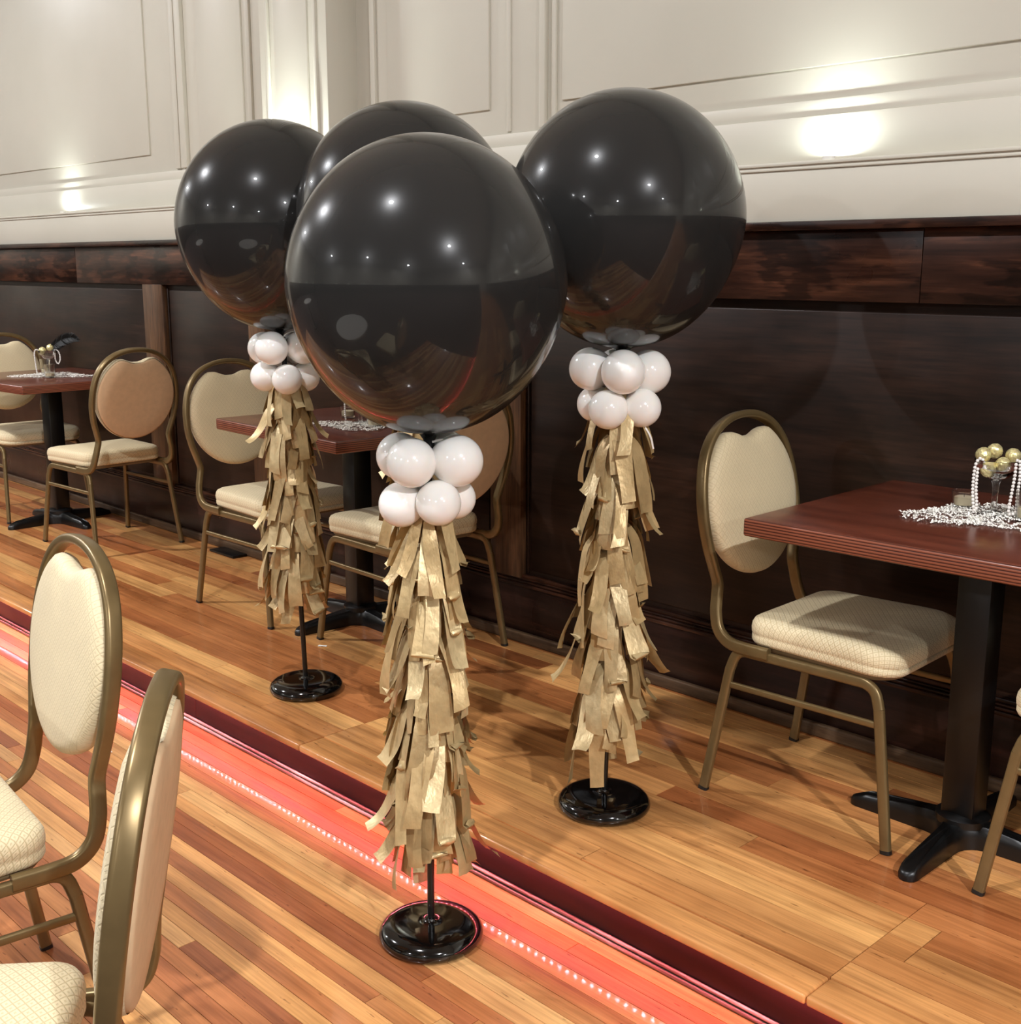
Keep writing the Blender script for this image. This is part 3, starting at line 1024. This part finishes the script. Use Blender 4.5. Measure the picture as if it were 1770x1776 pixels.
# ================================================================== TABLES
TZ = 0.766
def make_table():
    t = empty('pedestal_table')
    o = bev_box('table_top', -0.41, 0.41, -0.35, 0.35, TZ - 0.042, TZ, M['top'], t, 0.006, 3)
    o.data.materials.append(M['edge'])
    for pl in o.data.polygons:
        if abs(pl.normal.z) < 0.72:
            pl.material_index = 1
    bev_box('mounting_plate', -0.17, 0.17, -0.17, 0.17, TZ - 0.052, TZ - 0.042, M['black_metal'], t, 0.003)
    bev_box('post', -0.040, 0.040, -0.040, 0.040, 0.055, TZ - 0.052, M['black_metal'], t, 0.008, 2)
    # cross base with webbed corners
    out = []
    Rr, hw, fil = 0.285, 0.026, 0.055
    for k in range(4):
        a0 = k * pi / 2
        ca, sa = cos(a0), sin(a0)
        seq = []
        for i in range(7):                              # concave web from previous arm
            th = -pi / 2 + (i / 6) * pi / 2
            cxx, cyy = hw + fil, -hw - fil
            ang = pi + (-(pi / 2)) * (1 - i / 6)
            # quarter circle tangent to both arm edges
            ang = pi - (i / 6) * (pi / 2)
            seq.append((cxx + fil * cos(ang), cyy + fil * sin(ang)))
        for r_ in (0.13, 0.19, 0.245):
            seq.append((r_, -hw + 0.004 * (r_ - 0.1) / 0.15))
        for i in range(7):
            th = -pi / 2 + i / 6 * pi
            seq.append((Rr - 0.022 + 0.022 * cos(th), 0.022 * sin(th)))
        for r_ in (0.245, 0.19, 0.13):
            seq.append((r_, hw - 0.004 * (r_ - 0.1) / 0.15))
        out += [(x * ca - y * sa, x * sa + y * ca) for x, y in seq]
    n = len(out)
    def ht(x, y):
        r_ = sqrt(x * x + y * y)
        q_ = min(1.0, max(0.0, (r_ / Rr - 0.86) / 0.14))
        return 0.060 - 0.027 * min(1, r_ / Rr) ** 1.3 - 0.010 * q_ * q_ * (3 - 2 * q_)
    v, f = [], []
    for (k, hz) in ((1.0, 0.001), (1.0, 0.55), (0.965, 0.86), (0.90, 1.0), (0.5, 1.06), (0.2, 1.1)):
        for x, y in out:
            if k > 0.85:
                L = sqrt(x * x + y * y)
                # pull towards the arm's spine rather than the centre
                if abs(x) > abs(y): sx, sy = x * (1 - (1 - k) * 0.35), y * (k - (1 - k) * 2.2)
                else: sx, sy = x * (k - (1 - k) * 2.2), y * (1 - (1 - k) * 0.35)
            else:
                if abs(x) > abs(y): sx, sy = x * k, y * k * 0.6
                else: sx, sy = x * k * 0.6, y * k
            v.append((sx, sy, max(0.001, ht(x, y) * hz) if k > 0.85 else ht(x * k, y * k)))
    for j in range(5):
        for i in range(n):
            i2 = (i + 1) % n
            f.append((j * n + i, j * n + i2, (j + 1) * n + i2, (j + 1) * n + i))
    v.append((0, 0, 0.062))
    for i in range(n):
        f.append((5 * n + i, 5 * n + (i + 1) % n, len(v) - 1))
    cb = mesh_obj('cross_base', v, f, M['black_metal'], t, True)
    cb.data.set_sharp_from_angle(angle=radians(45))
    lathe('post_collar', [(0.062, 0.05), (0.062, 0.066), (0.052, 0.074), (0.04, 0.076)], M['black_metal'], t, 24)
    return t
TABLE = make_table()
tables = [(-1.130, 2.580, 1.0, 'mahogany pedestal table at right, chocolates and pearls on top'),
          (-3.53, 2.63, -3.0, 'mahogany pedestal table between the balloon columns, half hidden'),
          (-6.07, 2.585, 4.0, 'mahogany pedestal table at the far left beyond the chairs')]
for i, (x, y, a, lab) in enumerate(tables):
    o = TABLE if i == 0 else copy_tree(TABLE)
    o.location = (x, y, 0); o.rotation_euler = (0, 0, radians(a))
    tag(o, lab, 'table', 'pedestal tables along the wall')

# ================================================================== CENTREPIECES
def coupe(x, y, label, h=0.125, rb=0.046):
    t = empty('coupe_glass', (x, y, TZ + 0.004))
    tag(t, label, 'glass', 'stemmed glasses of chocolates')
    s = h / 0.125
    lathe('foot', [(0.0, 0.0005), (0.034, 0.0005), (0.035, 0.002), (0.03, 0.004), (0.012, 0.0065), (0.0, 0.008)], M['glass'], t, 32)
    lathe('stem', [(0.0, 0.007), (0.009, 0.0075), (0.007, 0.02), (0.0065, 0.05 * s), (0.0085, 0.07 * s), (0.012, 0.078 * s), (0.0, 0.0785 * s)], M['glass'], t, 24)
    o1 = [(0.0, 0.079), (0.014, 0.080), (0.028, 0.086), (0.039, 0.096), (0.0445, 0.108), (rb, 0.122), (rb - 0.0006, 0.125)]
    i1 = [(rb - 0.0018, 0.1235), (rb - 0.003, 0.108), (0.0365, 0.098), (0.026, 0.0885), (0.012, 0.083), (0.0, 0.082)]
    lathe('bowl', [(r, z * s) for r, z in o1 + i1], M['glass'], t, 40)
    return t
def votive(x, y, label, r=0.028, h=0.04, wax=0.5):
    t = empty('votive_holder', (x, y, TZ + 0.003))
    tag(t, label, 'candle holder', 'glass votive holders')
    k = 0.9
    lathe('glass_cup', [(0.0, 0.0005), (r * k, 0.0005), (r, h), (r - 0.0012, h + 0.0006), (r - 0.0024, h), (r * k - 0.003, 0.006), (0.0, 0.006)], M['frost'], t, 32)
    lathe('candle', [(0.0, 0.0065), (r * k - 0.0045, 0.0065), (r * k - 0.0035, h * wax), (r * k - 0.006, h * wax + 0.001), (0.0, h * wax)], M['wax'], t, 24)
    lathe('wick', [(0.0008, h * wax), (0.0008, h * wax + 0.008), (0.0, h * wax + 0.008)], M['rubber'], t, 6)
    return t
def chocolate(x, y, z, r, label):
    rr = random.Random(int(abs(x * 9973 + z * 811)))
    v, f = sphere_data((0, 0, 0), r, 18, 12)
    v = [(a * (1 + rr.uniform(-0.05, 0.05)), b * (1 + rr.uniform(-0.05, 0.05)), c * (1 + rr.uniform(-0.05, 0.05))) for a, b, c in v]
    o = mesh_obj('chocolate_ball', v, f, M['foil'], None, False)
    o.location = (x, y, z)
    tag(o, label, 'chocolate', 'gold foil chocolates')
    return o
def beads(pts, label, r=0.0039, step=0.0082):
    path = catmull(pts, 14)
    mb = MB()
    acc = 0.0
    last = path[0]
    mb.add(sphere_data(path[0], r, 10, 7))
    for q in path[1:]:
        d = (q - last).length
        while acc + d >= step:
            k = (step - acc) / d
            last = last.lerp(q, k)
            mb.add(sphere_data(last, r, 10, 7))
            d = (q - last).length; acc = 0.0
        acc += d
        last = q
    o = mb.build('bead_necklace', M['pearl'], None)
    tag(o, label, 'necklace', 'pearl bead strings')
    return o
def shred(cx, cy, ax, ay, rot, n, seed, label):
    rr = random.Random(seed)
    mb = MB()
    for _ in range(n):
        a = rr.uniform(0, 2 * pi); q = sqrt(rr.random())
        lump = 1 + 0.25 * sin(3 * a + seed)
        px, py = ax * q * cos(a) * lump, ay * q * sin(a) * lump
        x, y = cx + px * cos(rot) - py * sin(rot), cy + px * sin(rot) + py * cos(rot)
        h = rr.uniform(0.0, 0.011) * (1 - q * 0.7)
        d = rr.uniform(0, 2 * pi); dx, dy = cos(d), sin(d)
        L = rr.uniform(0.012, 0.03); w = 0.0016
        nz = 6; v, f = [], []
        tl = rr.uniform(-0.25, 0.25)
        for i in range(nz + 1):
            s = (i / nz - 0.5) * L
            z = TZ + 0.0012 + h + (0.0022 if i % 2 else 0) + abs(s) * max(tl, 0) 
            lx, ly = x + dx * s, y + dy * s
            v += [(lx - dy * w, ly + dx * w, z), (lx + dy * w, ly - dx * w, z + 0.0008)]
        for i in range(nz):
            f.append((2 * i, 2 * i + 1, 2 * i + 3, 2 * i + 2))
        mb.add((v, f))
    o = mb.build('shredded_paper', M['paper'], None, False)
    tag(o, label, 'shredded paper', kind='stuff')
    return o

# right table
cx1, cy1 = -1.150, 2.655
coupe(cx1, cy1, 'clear stemmed glass of gold chocolates on the right table', 0.127, 0.050)
zr = TZ + 0.004 + 0.127
for k, (dx, dt, dz) in enumerate([(-0.034, 0.000, 0.016), (-0.001, -0.018, 0.022), (0.033, 0.002, 0.014), (0.004, 0.020, -0.004), (-0.026, 0.014, -0.016)]):
    p = Vector((cx1, cy1, 0)) + CAM_RIGHT * dx + CAM_TOWARD * dt
    chocolate(p.x, p.y, zr + dz - 0.006, 0.0172, ['gold foil chocolate at the left of the pile in the right table glass', 'topmost gold foil chocolate in the right table glass',
        'gold foil chocolate at the right of the pile in the right table glass', 'gold foil chocolate in front of the others in the right table glass', 'gold foil chocolate low inside the bowl of the right table glass'][k])
votive(-1.238, 2.690, 'low frosted votive with cream candle, left on the right table', 0.0285, 0.038, 0.62)
votive(-1.072, 2.650, 'tall frosted votive cut by the right edge of the picture', 0.027, 0.068, 0.4)
def cp(c, dr, dt, z): return Vector((c[0], c[1], z)) + CAM_RIGHT * dr + CAM_TOWARD * dt
c = (cx1, cy1)
beads([cp(c, -0.030, 0.012, zr - 0.012), cp(c, -0.046, 0.016, zr + 0.004), cp(c, -0.058, 0.02, zr - 0.012), cp(c, -0.060, 0.02, zr - 0.06), cp(c, -0.056, 0.02, TZ + 0.03), cp(c, -0.052, 0.022, TZ + 0.016),
       cp(c, -0.049, 0.022, TZ + 0.03), cp(c, -0.053, 0.021, zr - 0.06), cp(c, -0.052, 0.02, zr - 0.016)], 'pearl string over the left rim of the right table glass')
beads([cp(c, 0.024, 0.047, zr + 0.004), cp(c, 0.027, 0.054, zr + 0.002), cp(c, 0.029, 0.056, zr - 0.03), cp(c, 0.028, 0.054, zr - 0.07), cp(c, 0.028, 0.054, TZ + 0.022),
       cp(c, 0.020, 0.05, TZ + 0.014), cp(c, 0.012, 0.052, TZ + 0.02), cp(c, 0.014, 0.055, zr - 0.07), cp(c, 0.017, 0.057, zr - 0.03), cp(c, 0.018, 0.056, zr - 0.002)], 'pearl string over the front rim of the right table glass')
shred(-1.160, 2.615, 0.150, 0.135, 0.3, 760, 3, 'heap of shredded white paper around the glass on the right table')

# middle table
c = (-3.44, 2.585)
coupe(c[0], c[1], 'stemmed glass on the middle table, hidden behind the nearest balloon')
zr = TZ + 0.129
votive(-3.615, 2.66, 'low frosted votive on the middle table beside the gold tassel', 0.0285, 0.04, 0.6)
votive(-3.345, 2.575, 'frosted votive on the middle table at the edge of the black balloon', 0.029, 0.045, 0.6)
chocolate(*cp(c, -0.012, 0, zr + 0.004), 0.0172, 'left gold foil chocolate in the middle table glass')
chocolate(*cp(c, 0.022, 0.0, zr + 0.006), 0.0172, 'right gold foil chocolate in the middle table glass')
beads([cp(c, -0.03, 0.0, zr - 0.012), cp(c, -0.046, 0.0, zr + 0.004), cp(c, -0.054, 0.0, zr - 0.012), cp(c, -0.054, 0.0, TZ + 0.05), cp(c, -0.052, 0.0, TZ + 0.012)], 'pearl string hanging by the votive on the middle table', 0.0037, 0.0074)
shred(-3.40, 2.545, 0.15, 0.115, 0.5, 560, 5, 'heap of shredded paper on the middle table by the gold tassel')

# far left table
c = (-6.085, 2.59)
coupe(c[0], c[1], 'stemmed glass draped with pearls on the far left table', 0.127, 0.046)
zr = TZ + 0.131
chocolate(*cp(c, -0.022, 0.01, zr - 0.002), 0.019, 'left chocolate ball in the far left table glass')
chocolate(*cp(c, 0.016, 0.0, zr + 0.012), 0.019, 'right chocolate ball in the far left table glass')
votive(-6.21, 2.625, 'tall frosted votive left of the glass on the far table', 0.026, 0.075, 0.3)
votive(-5.97, 2.545, 'tall frosted votive right of the glass on the far table', 0.028, 0.065, 0.3)
beads([cp(c, -0.03, 0.01, zr - 0.012), cp(c, -0.05, 0.012, zr + 0.004), cp(c, -0.062, 0.014, zr - 0.012), cp(c, -0.06, 0.014, TZ + 0.06), cp(c, -0.056, 0.014, TZ + 0.012)], 'straight pearl string hanging left of the far table glass', 0.004, 0.008)
beads([cp(c, 0.034, 0.01, zr - 0.02), cp(c, 0.042, 0.012, zr + 0.002), cp(c, 0.056, 0.012, zr - 0.0), cp(c, 0.066, 0.012, zr - 0.02), cp(c, 0.066, 0.012, zr - 0.05), cp(c, 0.055, 0.012, zr - 0.068), cp(c, 0.043, 0.012, zr - 0.05), cp(c, 0.041, 0.012, zr - 0.016)], 'looped pearl string hanging right of the far table glass', 0.004, 0.008)
shred(-6.06, 2.60, 0.20, 0.12, 0.75, 560, 9, 'heap of shredded white paper on the far left table')
# black plume standing in the glass
def feather(c, zr):
    t = empty('feather_plume', tuple(cp(c, 0, 0, zr - 0.02)))
    tag(t, 'curved black feather plume standing in the far left table glass', 'feather')
    pts = catmull([Vector((0, 0, 0)), CAM_RIGHT * 0.03 + Vector((0, 0, 0.040)), CAM_RIGHT * 0.075 + Vector((0, 0, 0.072)), CAM_RIGHT * 0.125 + Vector((0, 0, 0.084)), CAM_RIGHT * 0.165 + Vector((0, 0, 0.070))], 8)
    sweep('quill', pts, circ_prof(0.0012, 6), (0, 1, 0), M['feather'], t)
    mb = MB(); rr = random.Random(4)
    for i in range(4, len(pts) - 1):
        tan = (pts[i + 1] - pts[i]).normalized()
        for s in (-1, 1):
            for _ in range(5):
                up = Vector((0, 0, 1)) * s + CAM_TOWARD * rr.uniform(-0.7, 0.7)
                q = (i - 4) / (len(pts) - 5)
                L = 0.036 * (sin(pi * min(1, 0.25 + q * 0.8)) + 0.25)
                d = (up + tan * 0.9).normalized() * L
                b = pts[i] + tan * rr.uniform(0, 0.005)
                wv = tan * 0.0022
                mb.add(([b - wv, b + wv, b + d * 0.6 + wv * 1.2, b + d + tan * 0.006, b + d * 0.6 - wv * 1.2], [(0, 1, 2, 3, 4)]))
    tag(mb.build('barbs', M['feather'], t, False), kind='stuff')
feather(c, zr)

# scraps dropped on the floors
def scrap(x, y, z, s, a, label):
    o = mesh_obj('paper_scrap', [(-0.5 * s, -0.2 * s, 0.0006), (0.1 * s, -0.28 * s, 0.10 * s), (0.5 * s, -0.1 * s, 0.0006), (0.45 * s, 0.2 * s, 0.08 * s), (-0.1 * s, 0.25 * s, 0.0006), (-0.5 * s, 0.15 * s, 0.07 * s)],
                 [(0, 1, 4, 5), (1, 2, 3, 4)], M['paper'], None, False)
    o.location = (x, y, z); o.rotation_euler = (0, 0, a)
    tag(o, label, 'paper scrap', 'dropped paper scraps')
scrap(-3.376, 2.345, 0.0004, 0.032, 0.5, 'white paper scrap on the platform beside the middle table foot')
scrap(-3.33, 1.51, ZF + 0.0004, 0.022, 1.0, 'white paper scrap on the lower floor behind the foreground chairs')

# round tables out of frame, mirrored in the balloons
def round_table(x, y, label):
    t = empty('round_table', (x, y, ZF))
    tag(t, label, 'table', 'round white tables')
    lathe('pedestal', [(0.0, 0.001), (0.24, 0.001), (0.24, 0.02), (0.05, 0.035), (0.035, 0.06), (0.035, 0.72), (0.2, 0.725), (0.2, 0.735), (0.0, 0.735)], M['black_metal'], t, 32)
    lathe('top', [(0.0, 0.735), (0.38, 0.735), (0.385, 0.745), (0.38, 0.758), (0.0, 0.758)], M['cloth'], t, 48)
    return t
round_table(-2.20, 0.18, 'round white table just left of the frame, mirrored in the nearest balloon')
round_table(-5.2, -0.45, 'round white table across the hall, mirrored at the left of the balloons')
